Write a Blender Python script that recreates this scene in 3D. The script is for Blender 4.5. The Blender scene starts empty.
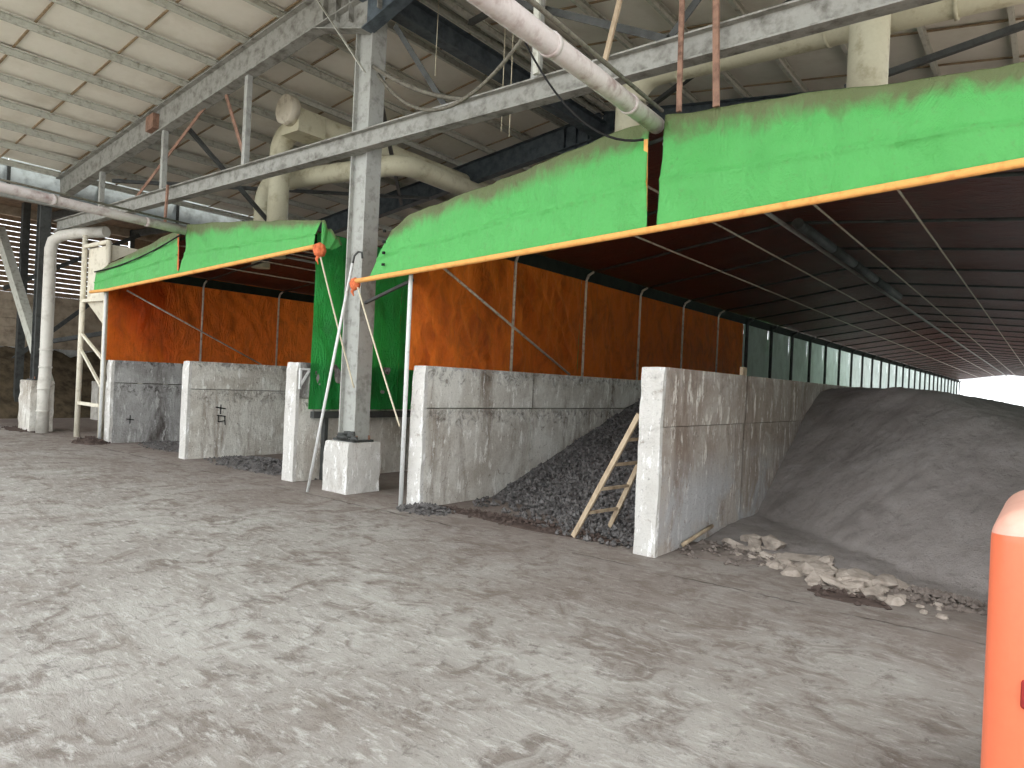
import bpy, bmesh, math, random
from mathutils import Vector, Matrix, noise
random.seed(7)
SC = bpy.context.scene
COL = SC.collection

# ------------------------------------------------------------------ camera
yaw, roll = .6665, .0455
fwd = Vector((-math.sin(yaw), math.cos(yaw), 0)); rgt = Vector((math.cos(yaw), math.sin(yaw), 0)); upv = Vector((0, 0, 1))
r2 = rgt * math.cos(roll) + upv * math.sin(roll); u2 = -rgt * math.sin(roll) + upv * math.cos(roll)
cam = bpy.data.objects.new('camera', bpy.data.cameras.new('camera')); COL.objects.link(cam)
mw = Matrix.Identity(4)
for i in range(3):
    mw[i][0], mw[i][1], mw[i][2] = r2[i], u2[i], -fwd[i]
mw.translation = (3.1808, -6.0725, 1.6)
cam.matrix_world = mw
cam.data.sensor_width = 36; cam.data.lens = 690.35 / 1024 * 36; cam.data.clip_end = 500; cam.data.clip_start = .05
SC.camera = cam

# ------------------------------------------------------------------ world, sun, exposure
w = bpy.data.worlds.new('overcast_sky'); SC.world = w; w.use_nodes = True
nt = w.node_tree
bg = nt.nodes['Background']
bg.inputs[0].default_value = (.93, .97, 1.0, 1); bg.inputs[1].default_value = 2.1
sun = bpy.data.objects.new('sun', bpy.data.lights.new('sun', 'SUN')); COL.objects.link(sun)
sun.data.energy = 4.0; sun.data.angle = math.radians(8); sun.data.color = (1, .95, .87)
sun.rotation_euler = Vector((-.25, -.35, -1)).to_track_quat('-Z', 'Y').to_euler()
vs = SC.view_settings
vs.view_transform = 'Standard'; vs.look = 'None'; vs.exposure = .78; vs.gamma = 1; vs.use_curve_mapping = False

# ------------------------------------------------------------------ materials
def srgb(r, g, b):
    f = lambda c: (c / 255 / 12.92) if c / 255 <= .04045 else ((c / 255 + .055) / 1.055) ** 2.4
    return (f(r), f(g), f(b), 1)

class NB:
    """small node-tree helper"""
    def __init__(s, name):
        s.m = bpy.data.materials.new(name); s.m.use_nodes = True
        s.t = s.m.node_tree; s.t.nodes.clear()
        s.out = s.n('ShaderNodeOutputMaterial')
    def n(s, typ, **kw):
        nd = s.t.nodes.new(typ)
        for k, v in kw.items(): setattr(nd, k, v)
        return nd
    def l(s, a, b): s.t.links.new(a, b)
    def coord(s, scale=(1, 1, 1), which='Object'):
        c = s.n('ShaderNodeTexCoord'); mp = s.n('ShaderNodeMapping'); mp.inputs['Scale'].default_value = scale
        s.l(c.outputs[which], mp.inputs[0]); return mp.outputs[0]
    def world(s, scale=(1, 1, 1)):
        g = s.n('ShaderNodeNewGeometry'); mp = s.n('ShaderNodeMapping'); mp.inputs['Scale'].default_value = scale
        s.l(g.outputs['Position'], mp.inputs[0]); return mp.outputs[0]
    def noise(s, vec, scale, detail=6, rough=.6, dist=0):
        nd = s.n('ShaderNodeTexNoise'); nd.inputs['Scale'].default_value = scale; nd.inputs['Detail'].default_value = detail
        nd.inputs['Roughness'].default_value = rough; nd.inputs['Distortion'].default_value = dist
        s.l(vec, nd.inputs['Vector']); return nd.outputs['Fac']
    def ramp(s, fac, stops):
        r = s.n('ShaderNodeValToRGB'); e = r.color_ramp.elements
        while len(e) < len(stops): e.new(.5)
        for k, (p, c) in enumerate(stops):
            e[k].position = p; e[k].color = c if len(c) == 4 else (*c, 1)
        s.l(fac, r.inputs[0]); return r.outputs[0]
    def step(s, fac, a, b):
        return s.ramp(fac, [(a, (0, 0, 0, 1)), (b, (1, 1, 1, 1))])
    def mix(s, fac, a, b):
        m = s.n('ShaderNodeMix', data_type='RGBA')
        if isinstance(fac, float): m.inputs[0].default_value = fac
        else: s.l(fac, m.inputs[0])
        for v, i in ((a, 6), (b, 7)):
            if isinstance(v, tuple): m.inputs[i].default_value = v
            else: s.l(v, m.inputs[i])
        return m.outputs[2]
    def math(s, op, a, b=None):
        m = s.n('ShaderNodeMath', operation=op)
        for i, v in enumerate((a, b)):
            if v is None: continue
            if isinstance(v, (int, float)): m.inputs[i].default_value = v
            else: s.l(v, m.inputs[i])
        return m.outputs[0]
    def bump(s, h, strength=.4, dist=.02):
        b = s.n('ShaderNodeBump'); b.inputs['Strength'].default_value = strength; b.inputs['Distance'].default_value = dist
        s.l(h, b.inputs['Height']); return b.outputs[0]
    def pbr(s, col, rough=.85, nrm=None, metal=0, spec=.3):
        p = s.n('ShaderNodeBsdfPrincipled')
        if isinstance(col, tuple): p.inputs['Base Color'].default_value = col
        else: s.l(col, p.inputs['Base Color'])
        p.inputs['Roughness'].default_value = rough; p.inputs['Metallic'].default_value = metal
        p.inputs['Specular IOR Level'].default_value = spec
        if nrm: s.l(nrm, p.inputs['Normal'])
        return p.outputs[0]
    def done(s, sh): s.l(sh, s.out.inputs[0]); return s.m

def simple(name, col, dark, scale=6, lo=.45, hi=.7, rough=.8, bumps=.25, metal=0, stretch=(1, 1, 1), spec=.3):
    b = NB(name); v = b.world(stretch)
    n1 = b.noise(v, scale, 8, .65); n2 = b.noise(v, scale * 6, 4, .6)
    c = b.mix(b.step(n1, lo, hi), col, dark)
    c = b.mix(b.math('MULTIPLY', n2, .35), c, dark)
    return b.done(b.pbr(c, rough, b.bump(n2, bumps, .01), metal, spec))

def concrete(name, light, dark, mud, lo, hi, mudlo, mudhi, flake=None, mould=.8, joint=1.25, wash=None):
    b = NB(name)
    v = b.world(); vs_ = b.world((2.2, 2.2, .5)); vf = b.world((3.5, 3.5, 1.1))
    sp = b.n('ShaderNodeSeparateXYZ'); b.l(v, sp.inputs[0])
    n1 = b.noise(v, 1.1, 10, .7, .5); n2 = b.noise(vs_, .95, 10, .72, .4); n3 = b.noise(v, 34, 5, .7); n4 = b.noise(v, 8, 9, .75, .6); n5 = b.noise(vf, 2.6, 9, .75)
    c = b.mix(b.step(n1, lo, hi), light, dark)
    c = b.mix(b.step(n2, mudlo, mudhi), c, mud)
    if flake: c = b.mix(b.step(n5, .555, .60), c, flake)
    if wash:
        wz = b.n('ShaderNodeMapRange'); b.l(sp.outputs[2], wz.inputs[0]); wz.inputs[1].default_value = 1.0; wz.inputs[2].default_value = .55
        c = b.mix(b.math('MULTIPLY', b.math('MULTIPLY', wz.outputs[0], b.step(n1, .44, .54)), .6), c, wash)
    # black mould creeping down from the joint and the coping
    zz = b.math('ADD', sp.outputs[2], b.math('MULTIPLY', b.math('SUBTRACT', n4, .5), .7))
    ring = None
    for zc, hh in ((joint, .26), (1.80, .22)):
        d = b.math('SUBTRACT', zc, zz)
        up = b.n('ShaderNodeMapRange'); b.l(d, up.inputs[0]); up.inputs[1].default_value = -.06; up.inputs[2].default_value = .02
        dn = b.n('ShaderNodeMapRange'); b.l(d, dn.inputs[0]); dn.inputs[1].default_value = hh; dn.inputs[2].default_value = .0
        q = b.math('MULTIPLY', up.outputs[0], dn.outputs[0]); ring = q if ring is None else b.math('MAXIMUM', ring, q)
    k = b.math('MULTIPLY', b.math('MULTIPLY', ring, b.step(n4, .46, .6)), mould)
    c = b.mix(k, c, srgb(58, 52, 48))
    c = b.mix(b.math('MULTIPLY', b.step(n4, .60, .66), .7), c, mud)
    c = b.mix(b.math('MULTIPLY', b.step(n3, .58, .7), .5), c, srgb(64, 58, 54))
    h = b.math('ADD', b.math('MULTIPLY', n3, .5), b.math('ADD', n4, b.math('ADD', n1, n5)))
    return b.done(b.pbr(c, .92, b.bump(h, .7, .035), 0, .12))

def tarp(name, front, back, trans, tf, dirt=None, dirt_uv=False, gloss=.42, rough=.5, stain=.6, crease=.4):
    """woven sheet, printed differently on its two faces, letting some light through"""
    b = NB(name); v = b.world(); g = b.n('ShaderNodeNewGeometry')
    mp = b.n('ShaderNodeMapping'); mp.inputs['Rotation'].default_value = (.7, .5, 0); mp.inputs['Scale'].default_value = (1, 1.6, .35); b.l(v, mp.inputs[0])
    n1 = b.noise(v, 1.6, 7, .65); n2 = b.noise(v, 16, 6, .7); n3 = b.noise(b.world((1, 1, .6)), 3.2, 9, .72, .6); n4 = b.noise(mp.outputs[0], 3.0, 7, .62, 1.2)
    # creases: ridges of the noise fields
    r1 = b.math('ABSOLUTE', b.math('SUBTRACT', n4, .5)); r2_ = b.math('ABSOLUTE', b.math('SUBTRACT', n3, .5))
    f = b.mix(b.math('MULTIPLY', n1, .35), front, tuple(c * .62 for c in front[:3]) + (1,))
    k = b.mix(b.math('MULTIPLY', n1, .6), back, tuple(c * .5 for c in back[:3]) + (1,))
    if dirt:
        d0 = b.math('MULTIPLY', b.step(n3, .48, .72), stain)
        if dirt_uv:
            uv = b.n('ShaderNodeUVMap'); sp = b.n('ShaderNodeSeparateXYZ'); b.l(uv.outputs[0], sp.inputs[0])
            e = b.math('ADD', sp.outputs[1], b.math('MULTIPLY', b.math('SUBTRACT', n3, .5), .6))
            d = b.math('MAXIMUM', b.math('MULTIPLY', b.step(e, .72, .92), .9), b.math('MULTIPLY', b.step(n2, .56, .72), .28))
            f = b.mix(d, f, dirt)
        else: f = b.mix(d0, f, dirt)
        k = b.mix(d0, k, dirt)
    c = b.mix(g.outputs['Backfacing'], f, k)
    h = b.math('ADD', b.math('ADD', n1, b.math('MULTIPLY', n2, .25)), b.math('ADD', b.math('MULTIPLY', r1, 2.2), b.math('MULTIPLY', r2_, 1.2)))
    nb = b.bump(h, crease, .08)
    p = b.pbr(c, rough, nb, 0, gloss)
    t = b.n('ShaderNodeBsdfTranslucent'); b.l(nb, t.inputs['Normal'])
    tc = b.mix(b.math('MULTIPLY', b.step(n3, .42, .72), stain), trans, tuple(x * .3 for x in trans[:3]) + (1,)); b.l(tc, t.inputs[0])
    m = b.n('ShaderNodeMixShader'); m.inputs[0].default_value = tf; b.l(p, m.inputs[1]); b.l(t.outputs[0], m.inputs[2])
    return b.done(m.outputs[0])

M = {}
# floor: trowelled concrete, grey dust, damp brown dust by the bays, an expansion joint
b = NB('floor_concrete'); v = b.world()
mp = b.n('ShaderNodeMapping'); mp.inputs['Rotation'].default_value = (0, 0, .55); mp.inputs['Scale'].default_value = (.45, 1.5, 1); b.l(v, mp.inputs[0]); vst = mp.outputs[0]
n1 = b.noise(v, .5, 8, .62, .7); n2 = b.noise(vst, 2.2, 10, .72, .5); n3 = b.noise(v, 7, 9, .75, .3); n4 = b.noise(v, 70, 4, .7); n5 = b.noise(v, 2.8, 9, .68, 1.0); n6 = b.noise(vst, 12, 9, .78, .4)
c = b.mix(b.step(n1, .36, .64), srgb(168, 164, 157), srgb(141, 134, 127))
c = b.mix(b.math('MULTIPLY', b.step(n5, .50, .62), .8), c, srgb(114, 104, 96))
c = b.mix(b.math('MULTIPLY', b.step(n2, .52, .66), .7), c, srgb(128, 119, 110))
c = b.mix(b.math('MULTIPLY', b.step(n6, .52, .62), .6), c, srgb(194, 191, 185))
c = b.mix(b.math('MULTIPLY', b.step(n6, .50, .38), .0), c, srgb(206, 203, 197))
c = b.mix(b.math('MULTIPLY', b.step(n3, .55, .64), .65), c, srgb(100, 92, 86))
c = b.mix(b.math('MULTIPLY', b.step(n4, .60, .70), .45), c, srgb(92, 86, 80))
sp = b.n('ShaderNodeSeparateXYZ'); b.l(v, sp.inputs[0])
yy = b.math('ADD', sp.outputs[1], b.math('MULTIPLY', b.math('SUBTRACT', n1, .5), 4.0))
yy = b.math('ADD', yy, b.math('MULTIPLY', b.math('SUBTRACT', n5, .5), 3.0))
dust = b.n('ShaderNodeMapRange'); b.l(yy, dust.inputs[0]); dust.inputs[1].default_value = -3.0; dust.inputs[2].default_value = .8
c = b.mix(b.math('MULTIPLY', dust.outputs[0], .75), c, srgb(122, 109, 101))
jy = b.math('ADD', b.math('ADD', sp.outputs[1], .42), b.math('MULTIPLY', b.math('SUBTRACT', n5, .5), .2))
jl = b.math('ABSOLUTE', jy); jm = b.n('ShaderNodeMapRange'); b.l(jl, jm.inputs[0]); jm.inputs[1].default_value = .025; jm.inputs[2].default_value = .006
jf = b.math('MULTIPLY', jm.outputs[0], b.step(n2, .42, .55))
c = b.mix(b.math('MULTIPLY', jf, .7), c, srgb(66, 58, 53))
h = b.math('ADD', b.math('ADD', n3, b.math('MULTIPLY', n4, .3)), b.math('SUBTRACT', b.math('ADD', n2, n6), jf))
M['floor'] = b.done(b.pbr(c, .92, b.bump(h, .7, .035), 0, .15))

M['conc_light'] = concrete('whitewashed_concrete', srgb(218, 215, 206), srgb(178, 170, 158), srgb(132, 118, 104), .40, .64, .52, .68, srgb(232, 230, 223))
M['conc_mud'] = concrete('mud_caked_concrete', srgb(188, 180, 172), srgb(158, 146, 134), srgb(136, 121, 109), .36, .62, .46, .62, srgb(214, 208, 198), .3, 1.25, srgb(190, 194, 198))
M['conc_end'] = concrete('painted_wall_end', srgb(206, 203, 197), srgb(178, 173, 165), srgb(150, 138, 126), .5, .75, .62, .74, srgb(240, 239, 236), .3)
M['conc_grey'] = concrete('grey_stained_concrete', srgb(176, 175, 172), srgb(140, 137, 133), srgb(92, 86, 82), .42, .66, .48, .66, srgb(196, 196, 192), 1.0)
M['green'] = tarp('green_tarpaulin', srgb(92, 186, 97), srgb(196, 92, 24), srgb(90, 220, 80), .12, srgb(104, 102, 72), True, .4, .5, .6, .55)
M['wall_tarp'] = tarp('green_orange_tarpaulin', srgb(30, 128, 58), srgb(204, 84, 20), (1.0, .25, .03, 1), .62, srgb(84, 46, 30), False, .4, .45, .6, .8)
M['green_side'] = tarp('dark_green_tarpaulin', srgb(44, 168, 78), srgb(120, 120, 50), srgb(70, 190, 80), .4, srgb(70, 84, 62), False, .4, .5, .5, .6)
M['roof_tarp'] = tarp('dark_roof_tarpaulin', srgb(120, 118, 108), srgb(96, 42, 30), (.06, .012, .006, 1), .03, srgb(34, 22, 20), False, .45, .42, .6, .5)
M['downpipe'] = simple('grey_pvc_pipe', srgb(206, 203, 194), srgb(160, 154, 142), 4, .5, .75, .5, .1)
M['white_tarp'] = tarp('milky_tarpaulin', srgb(206, 216, 208), srgb(190, 200, 194), (.60, .70, .66, 1), .5, srgb(150, 160, 150))
M['band'] = simple('dark_eave_band', srgb(34, 44, 34), srgb(18, 22, 18), 4)
M['orange_hem'] = simple('orange_webbing', srgb(236, 176, 100), srgb(196, 124, 62), 12, .5, .8)
M['orange_rag'] = simple('orange_rag', srgb(222, 122, 78), srgb(176, 84, 50), 20, .45, .7)
M['steel'] = simple('galvanised_grey_steel', srgb(172, 173, 167), srgb(112, 111, 104), 7, .5, .75, .6, .2, .15)
M['steel_blue'] = simple('blue_grey_steel', srgb(92, 102, 108), srgb(54, 60, 64), 6, .42, .7, .6, .2, .1)
M['steel_mid'] = simple('grimy_grey_steel', srgb(156, 156, 149), srgb(94, 91, 84), 6, .46, .7, .65)
M['steel_lite'] = simple('pale_painted_steel', srgb(200, 201, 190), srgb(140, 136, 122), 9, .5, .72, .6)
M['steel_dark'] = simple('dark_steel', srgb(74, 76, 74), srgb(44, 44, 42), 7, .45, .7, .6)
M['rust'] = simple('rusty_steel', srgb(150, 118, 100), srgb(96, 72, 60), 10, .45, .7, .85)
M['rod'] = simple('galvanised_tube', srgb(206, 197, 180), srgb(140, 120, 102), 14, .48, .7, .45, .15, .3)
M['panel'] = simple('insulation_panel', srgb(238, 234, 223), srgb(204, 196, 180), 1.1, .5, .85, .8, .35)
M['batten'] = simple('brown_batten', srgb(166, 146, 116), srgb(116, 98, 78), 8)
M['duct'] = simple('cream_duct_sheet', srgb(206, 202, 176), srgb(150, 140, 108), 4.5, .52, .75, .5, .15)
M['cream'] = simple('cream_paint', srgb(226, 220, 202), srgb(170, 158, 134), 6, .52, .75, .55, .15)
M['pipe'] = simple('dusty_white_pipe', srgb(212, 205, 202), srgb(146, 122, 118), 5, .5, .72, .6, .3)
M['white_pole'] = simple('white_pole', srgb(222, 224, 222), srgb(160, 156, 148), 12, .55, .8, .5)
M['rope'] = simple('pale_rope', srgb(212, 204, 180), srgb(150, 138, 112), 40, .5, .8)
M['cable'] = simple('grey_cable', srgb(120, 116, 104), srgb(74, 70, 62), 20)
M['black'] = simple('black_rubber', srgb(34, 33, 32), srgb(20, 20, 20), 20)
M['wood'] = simple('weathered_wood', srgb(186, 168, 142), srgb(122, 102, 80), 10, .45, .72, .85, .3, 0, (1, 1, .3))
M['slat'] = simple('louvre_slat', srgb(146, 124, 102), srgb(94, 80, 68), 6)
M['board'] = simple('old_wall_board', srgb(172, 158, 138), srgb(118, 104, 88), 3)
M['eave'] = simple('pale_blue_sheet', srgb(186, 196, 198), srgb(140, 146, 146), 4)
M['soil'] = simple('brown_soil', srgb(104, 92, 74), srgb(66, 58, 46), 3, .4, .62, .95, .9, 0, (1, 1, 1), .05)
b = NB('grey_ash'); v = b.world()
n1 = b.noise(v, 1.8, 8, .62, .4); n3 = b.noise(v, 12, 9, .75); n4 = b.noise(v, 80, 3, .7)
c = b.mix(b.step(n1, .38, .66), srgb(152, 145, 141), srgb(132, 125, 121))
c = b.mix(b.math('MULTIPLY', b.step(n3, .56, .70), .6), c, srgb(100, 94, 91))
c = b.mix(b.math('MULTIPLY', b.step(n4, .58, .68), .5), c, srgb(86, 81, 78))
M['ash'] = b.done(b.pbr(c, 1, b.bump(b.math('ADD', b.math('MULTIPLY', n4, .35), n3), .9, .03), 0, .03))
M['granule'] = simple('charcoal_granules', srgb(112, 108, 106), srgb(48, 46, 45), 17, .42, .62, .55, .6, 0, (1, 1, 1), .5)
M['clod'] = simple('pale_caked_ash', srgb(172, 161, 150), srgb(126, 116, 107), 7, .45, .7, .95, .8, 0, (1, 1, 1), .05)
M['clod_dark'] = simple('dark_caked_ash', srgb(128, 118, 111), srgb(88, 81, 76), 9, .45, .7, .95, .8, 0, (1, 1, 1), .05)
M['spill'] = simple('dark_brown_ground', srgb(92, 80, 74), srgb(66, 57, 53), 8, .4, .7, .95, .6, 0, (1, 1, 1), .05)
M['machine'] = simple('orange_machine_paint', srgb(220, 112, 76), srgb(196, 90, 62), 5, .58, .85, .38, .05, 0, (1, 1, 1), .5)
M['machine_highlight'] = simple('orange_paint_highlight', srgb(222, 172, 154), srgb(200, 140, 122), 5, .5, .8, .4, .05, 0, (1, 1, 1), .5)  # overexposed highlight on the orange paint, put into the colour
M['latch'] = simple('dark_red_latch', srgb(150, 44, 40), srgb(96, 28, 28), 12)
M['blue'] = simple('pale_blue_plastic', srgb(150, 184, 206), srgb(110, 146, 170), 8)

# ------------------------------------------------------------------ mesh helpers
class MB:
    def __init__(s): s.v = []; s.f = []; s.sm = []; s.uv = None
    def quadstrip(s, rings, close=True, caps=True, smooth=True):
        base = len(s.v); n = len(rings[0])
        for r in rings: s.v += [tuple(p) for p in r]
        for i in range(len(rings) - 1):
            for j in range(n if close else n - 1):
                k = (j + 1) % n
                s.f.append((base + i * n + j, base + i * n + k, base + (i + 1) * n + k, base + (i + 1) * n + j)); s.sm.append(smooth)
        if caps:
            s.f.append(tuple(base + j for j in reversed(range(n)))); s.sm.append(False)
            s.f.append(tuple(base + (len(rings) - 1) * n + j for j in range(n))); s.sm.append(False)
        return s
    def box(s, x0, x1, y0, y1, z0, z1):
        return s.prism([(x0, y0, z0), (x1, y0, z0), (x1, y1, z0), (x0, y1, z0)], [(x0, y0, z1), (x1, y0, z1), (x1, y1, z1), (x0, y1, z1)])
    def prism(s, bot, top):
        return s.quadstrip([bot, top], True, True, False)
    def tube(s, pts, r, n=8, caps=True, rr=None):
        pts = [Vector(p) for p in pts]; rings = []
        t0 = (pts[1] - pts[0]).normalized()
        ref = Vector((0, 0, 1)) if abs(t0.z) < .9 else Vector((0, 1, 0))
        side = t0.cross(ref).normalized()
        for i, p in enumerate(pts):
            t = ((pts[min(i + 1, len(pts) - 1)] - pts[i]).normalized() + (pts[i] - pts[max(i - 1, 0)]).normalized()).normalized()
            side = (side - t * side.dot(t)).normalized(); up = t.cross(side)
            rad = rr[i] if rr else r
            rings.append([p + (side * math.cos(a) + up * math.sin(a)) * rad for a in [2 * math.pi * k / n for k in range(n)]])
        # orientation: make outward
        return s.quadstrip(rings, True, caps)
    def beam(s, a, b, wd, ht, up=(0, 0, 1)):
        a = Vector(a); b = Vector(b); t = (b - a).normalized(); sd = t.cross(Vector(up)).normalized(); u = sd.cross(t)
        q = lambda p: [p - sd * wd / 2 - u * ht / 2, p + sd * wd / 2 - u * ht / 2, p + sd * wd / 2 + u * ht / 2, p - sd * wd / 2 + u * ht / 2]
        return s.quadstrip([q(a), q(b)], True, True, False)
    def ibeam(s, a, b, wd, ht, tk=.015, up=(0, 0, 1)):
        a = Vector(a); b = Vector(b); t = (b - a).normalized(); sd = t.cross(Vector(up)).normalized(); u = sd.cross(t)
        s.beam(a, b, tk, ht - tk, up)
        for k in (-1, 1):
            o = u * (k * (ht / 2 - tk / 2)); s.beam(a + o, b + o, wd, tk, up)
        return s
    def grid(s, fn, nu, nv, smooth=True, flip=False):
        base = len(s.v); s.uv = s.uv or {}
        for i in range(nu + 1):
            for j in range(nv + 1):
                s.uv[len(s.v)] = (i / nu, j / nv); s.v.append(tuple(fn(i / nu, j / nv)))
        for i in range(nu):
            for j in range(nv):
                q = (base + i * (nv + 1) + j, base + (i + 1) * (nv + 1) + j, base + (i + 1) * (nv + 1) + j + 1, base + i * (nv + 1) + j + 1)
                s.f.append(q[::-1] if flip else q); s.sm.append(smooth)
        return s
    def mesh(s, name, mat, fix=True):
        me = bpy.data.meshes.new(name); me.from_pydata(s.v, [], s.f)
        me.polygons.foreach_set('use_smooth', s.sm)
        if s.uv:
            ul = me.uv_layers.new()
            for lp in me.loops: ul.data[lp.index].uv = s.uv.get(lp.vertex_index, (0, 0))
        me.materials.append(M[mat])
        if fix:
            bm = bmesh.new(); bm.from_mesh(me); bmesh.ops.recalc_face_normals(bm, faces=bm.faces); bm.to_mesh(me); bm.free()
        me.update(); return me
    def build(s, name, mat, parent=None, fix=True):
        return link(name, s.mesh(name, mat, fix), parent)

def link(name, me, parent=None, loc=None):
    o = bpy.data.objects.new(name, me); COL.objects.link(o)
    if parent:
        o.parent = parent
        if loc is None: o.matrix_parent_inverse = Matrix.Translation(-Vector(wloc(parent)))
    if loc is not None: o.location = loc
    return o
def wloc(o):
    v = Vector(o.location)
    if o.parent and o.matrix_parent_inverse == Matrix.Identity(4): v = v + Vector(wloc(o.parent))
    return v
def tag(o, label=None, cat=None, group=None, kind=None):
    if label: o['label'] = label
    if cat: o['category'] = cat
    if group: o['group'] = group
    if kind: o['kind'] = kind
    return o
def thing(name, label, cat, loc=(0, 0, 0), group=None):
    o = bpy.data.objects.new(name, None); COL.objects.link(o); o.location = loc; o.empty_display_size = .2
    return tag(o, label, cat, group)
def struct(name, mb, mat, label=None, fix=True):
    return tag(mb.build(name, mat, None, fix), label, None, None, 'structure')
def fbm(x, y, z=0, o=4): return noise.fractal(Vector((x, y, z)), 1.0, 2.0, o)

W, G = 3.2054, 2.7037
XC = -4.4                                     # ridge / middle column line
RT = lambda X: 6.06 + .124 * ((X if X <= XC else 2 * XC - X) + 14.36)     # rafter top
EX0, EX1 = -15.35, 6.55                       # eaves

# ------------------------------------------------------------------ floor
mb = MB(); mb.grid(lambda u, v: (-60 + 100 * u, -45 + 120 * v, 0), 40, 48, False)
fl = struct('floor', mb, 'floor', 'dusty grey concrete floor of the open hall'); tag(fl, None, 'floor')

# ------------------------------------------------------------------ ceiling: panels, purlins, battens
Y0, Y1 = -4.8, 20.4
JY = [-4.8 + 1.2 * i for i in range(22)]
PX = [-15.36 + .995 * i for i in range(12)]
def panel_mesh(sgn):
    dx, dy = .995, 1.2
    def top(u, v):
        s = -.035 * math.sin(math.pi * u) * math.sin(math.pi * v)
        return (dx * (u - .5), dy * (v - .5), sgn * .124 * dx * (u - .5) + s)
    m = MB(); m.grid(top, 4, 4, True, True)
    m.grid(lambda u, v: (dx * (u - .5), dy * (v - .5), sgn * .124 * dx * (u - .5) + .05), 1, 1, False)
    return m.mesh('panel', 'panel', False)
for side, sgn in (('ceiling', 1), ('ceiling', -1)):
    xa, xb = (EX0, XC) if sgn > 0 else (XC, EX1)
    # weather sheet above the panels
    mb = MB()
    za, zb = RT(xa) + .27, RT(xb) + .27
    mb.prism([(xa, Y0, za), (xb, Y0, zb), (xb, Y1, zb), (xa, Y1, za)], [(xa, Y0, za + .04), (xb, Y0, zb + .04), (xb, Y1, zb + .04), (xa, Y1, za + .04)])
    ce = struct(side, mb, 'eave', 'cream panelled roof slope %s the ridge' % ('left of' if sgn > 0 else 'right of'))
    pm = panel_mesh(sgn)
    for i in range(11):
        px = PX[i] + .4975 if sgn > 0 else 2 * XC - (PX[i] + .4975)
        for y in JY[:-1]:
            o = link('panel', pm, ce, (px, y + .6, RT(px) + .19 + random.uniform(-.008, .008)))
            o.rotation_euler = (random.uniform(-.012, .012), random.uniform(-.008, .008), 0)
    for i in range(12):
        x = PX[i] if sgn > 0 else 2 * XC - PX[i]
        if i == 11: x = XC - sgn * .12
        z = RT(x)
        m = MB(); m.beam((x, Y0, z + .145), (x, Y1, z + .145), .055, .02); m.beam((x - .02, Y0, z + .09), (x - .02, Y1, z + .09), .012, .1); m.beam((x, Y0, z + .035), (x, Y1, z + .035), .055, .02)
        m.build('purlin', 'steel_lite', ce)
    for y in JY:
        m = MB(); m.beam((xa, y, RT(xa) + .165), (xb, y, RT(xb) + .165), .03, .02); m.build('batten', 'batten', ce)

# ------------------------------------------------------------------ trusses
def truss(y, label, full=True):
    t = thing('roof_truss', label, 'truss', (XC, y, 4.7), 'roof trusses')
    lm = 'steel_mid' if y < 1 else 'steel_blue'
    for sx in (-1, 1):
        xe = EX0 if sx < 0 else EX1
        d = .5
        m = MB()
        m.ibeam((xe, y, RT(xe) - d / 2), (XC, y, RT(XC) - d / 2), .2, d, .018)
        r = m.build('rafter', lm if sx < 0 else 'steel_blue', t)
        for k in range(1, 4):          # stiffener plates at the ridge haunch
            x = XC + sx * .3 * k
            mm = MB(); mm.box(x - .008, x + .008, y - .09, y + .09, RT(x) - .48 - (.9 - .3 * k) * .4, RT(x) - .02); mm.build('stiffener', lm, r)
        m = MB(); z0 = RT(XC) - .5
        m.prism([(XC, y - .01, z0 - .45), (XC + sx * 1.1, y - .01, RT(XC + 1.1) - .5), (XC + sx * 1.1, y - .01, RT(XC + 1.1) - .48), (XC, y - .01, z0)],
                [(XC, y + .01, z0 - .45), (XC + sx * 1.1, y + .01, RT(XC + 1.1) - .5), (XC + sx * 1.1, y + .01, RT(XC + 1.1) - .48), (XC, y + .01, z0)])
        m.beam((XC, y, z0 - .45), (XC + sx * 1.1, y, RT(XC + 1.1) - .5), .2, .018)
        m.build('haunch', lm if sx < 0 else 'steel_blue', t)
    if full:
        m = MB()
        m.ibeam((EX0 - .1, y, 4.82), (EX1, y, 4.84), .16, .26, .018); m.build('tie_beam', 'steel_mid', t)
        for x in (-7.35, -10.2, -13.0, -1.45, 1.4, 4.2):
            m = MB(); m.beam((x, y, 4.95), (x, y, RT(x) - .48), .09, .09, (0, 1, 0)); m.build('strut', 'steel', t)
        for (xa, za, xb, zb, mt) in ((-11.6, 4.93, -8.5, 6.45, 'rust'), (-8.2, 6.4, -7.4, 5.0, 'rust'), (-3.9, 6.3, -2.85, 4.95, 'steel_dark'), (-3.0, 6.55, .1, 5.02, 'steel_dark'), (.1, 5.02, 1.3, 6.3, 'steel_dark'), (-4.6, 6.2, -7.3, 4.95, 'steel_dark')):
            if mt == 'steel_dark' and xa < -4: continue
            m = MB(); m.beam((xa, y + .06, za), (xb, y + .06, zb), .012, .075); m.build('brace', mt, t)
    return t
T0 = truss(0, 'pale grey roof truss with straight tie beam, nearest the camera over the bays')
truss(6.2, 'blue-grey roof truss with stiffened ridge haunch behind the green canopies', False)
truss(12.4, 'farthest blue-grey roof truss deep in the hall', False)
# rust patch plate bolted on the near rafter
m = MB(); m.prism([(-10.75, -.125, RT(-10.75) - .38), (-10.45, -.125, RT(-10.45) - .38), (-10.45, -.125, RT(-10.45) - .1), (-10.75, -.125, RT(-10.75) - .1)],
                  [(-10.75, -.01, RT(-10.75) - .38), (-10.45, -.01, RT(-10.45) - .38), (-10.45, -.01, RT(-10.45) - .1), (-10.75, -.01, RT(-10.75) - .1)])
tag(m.build('patch_plate', 'rust', T0), 'rust red patch plate')
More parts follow.
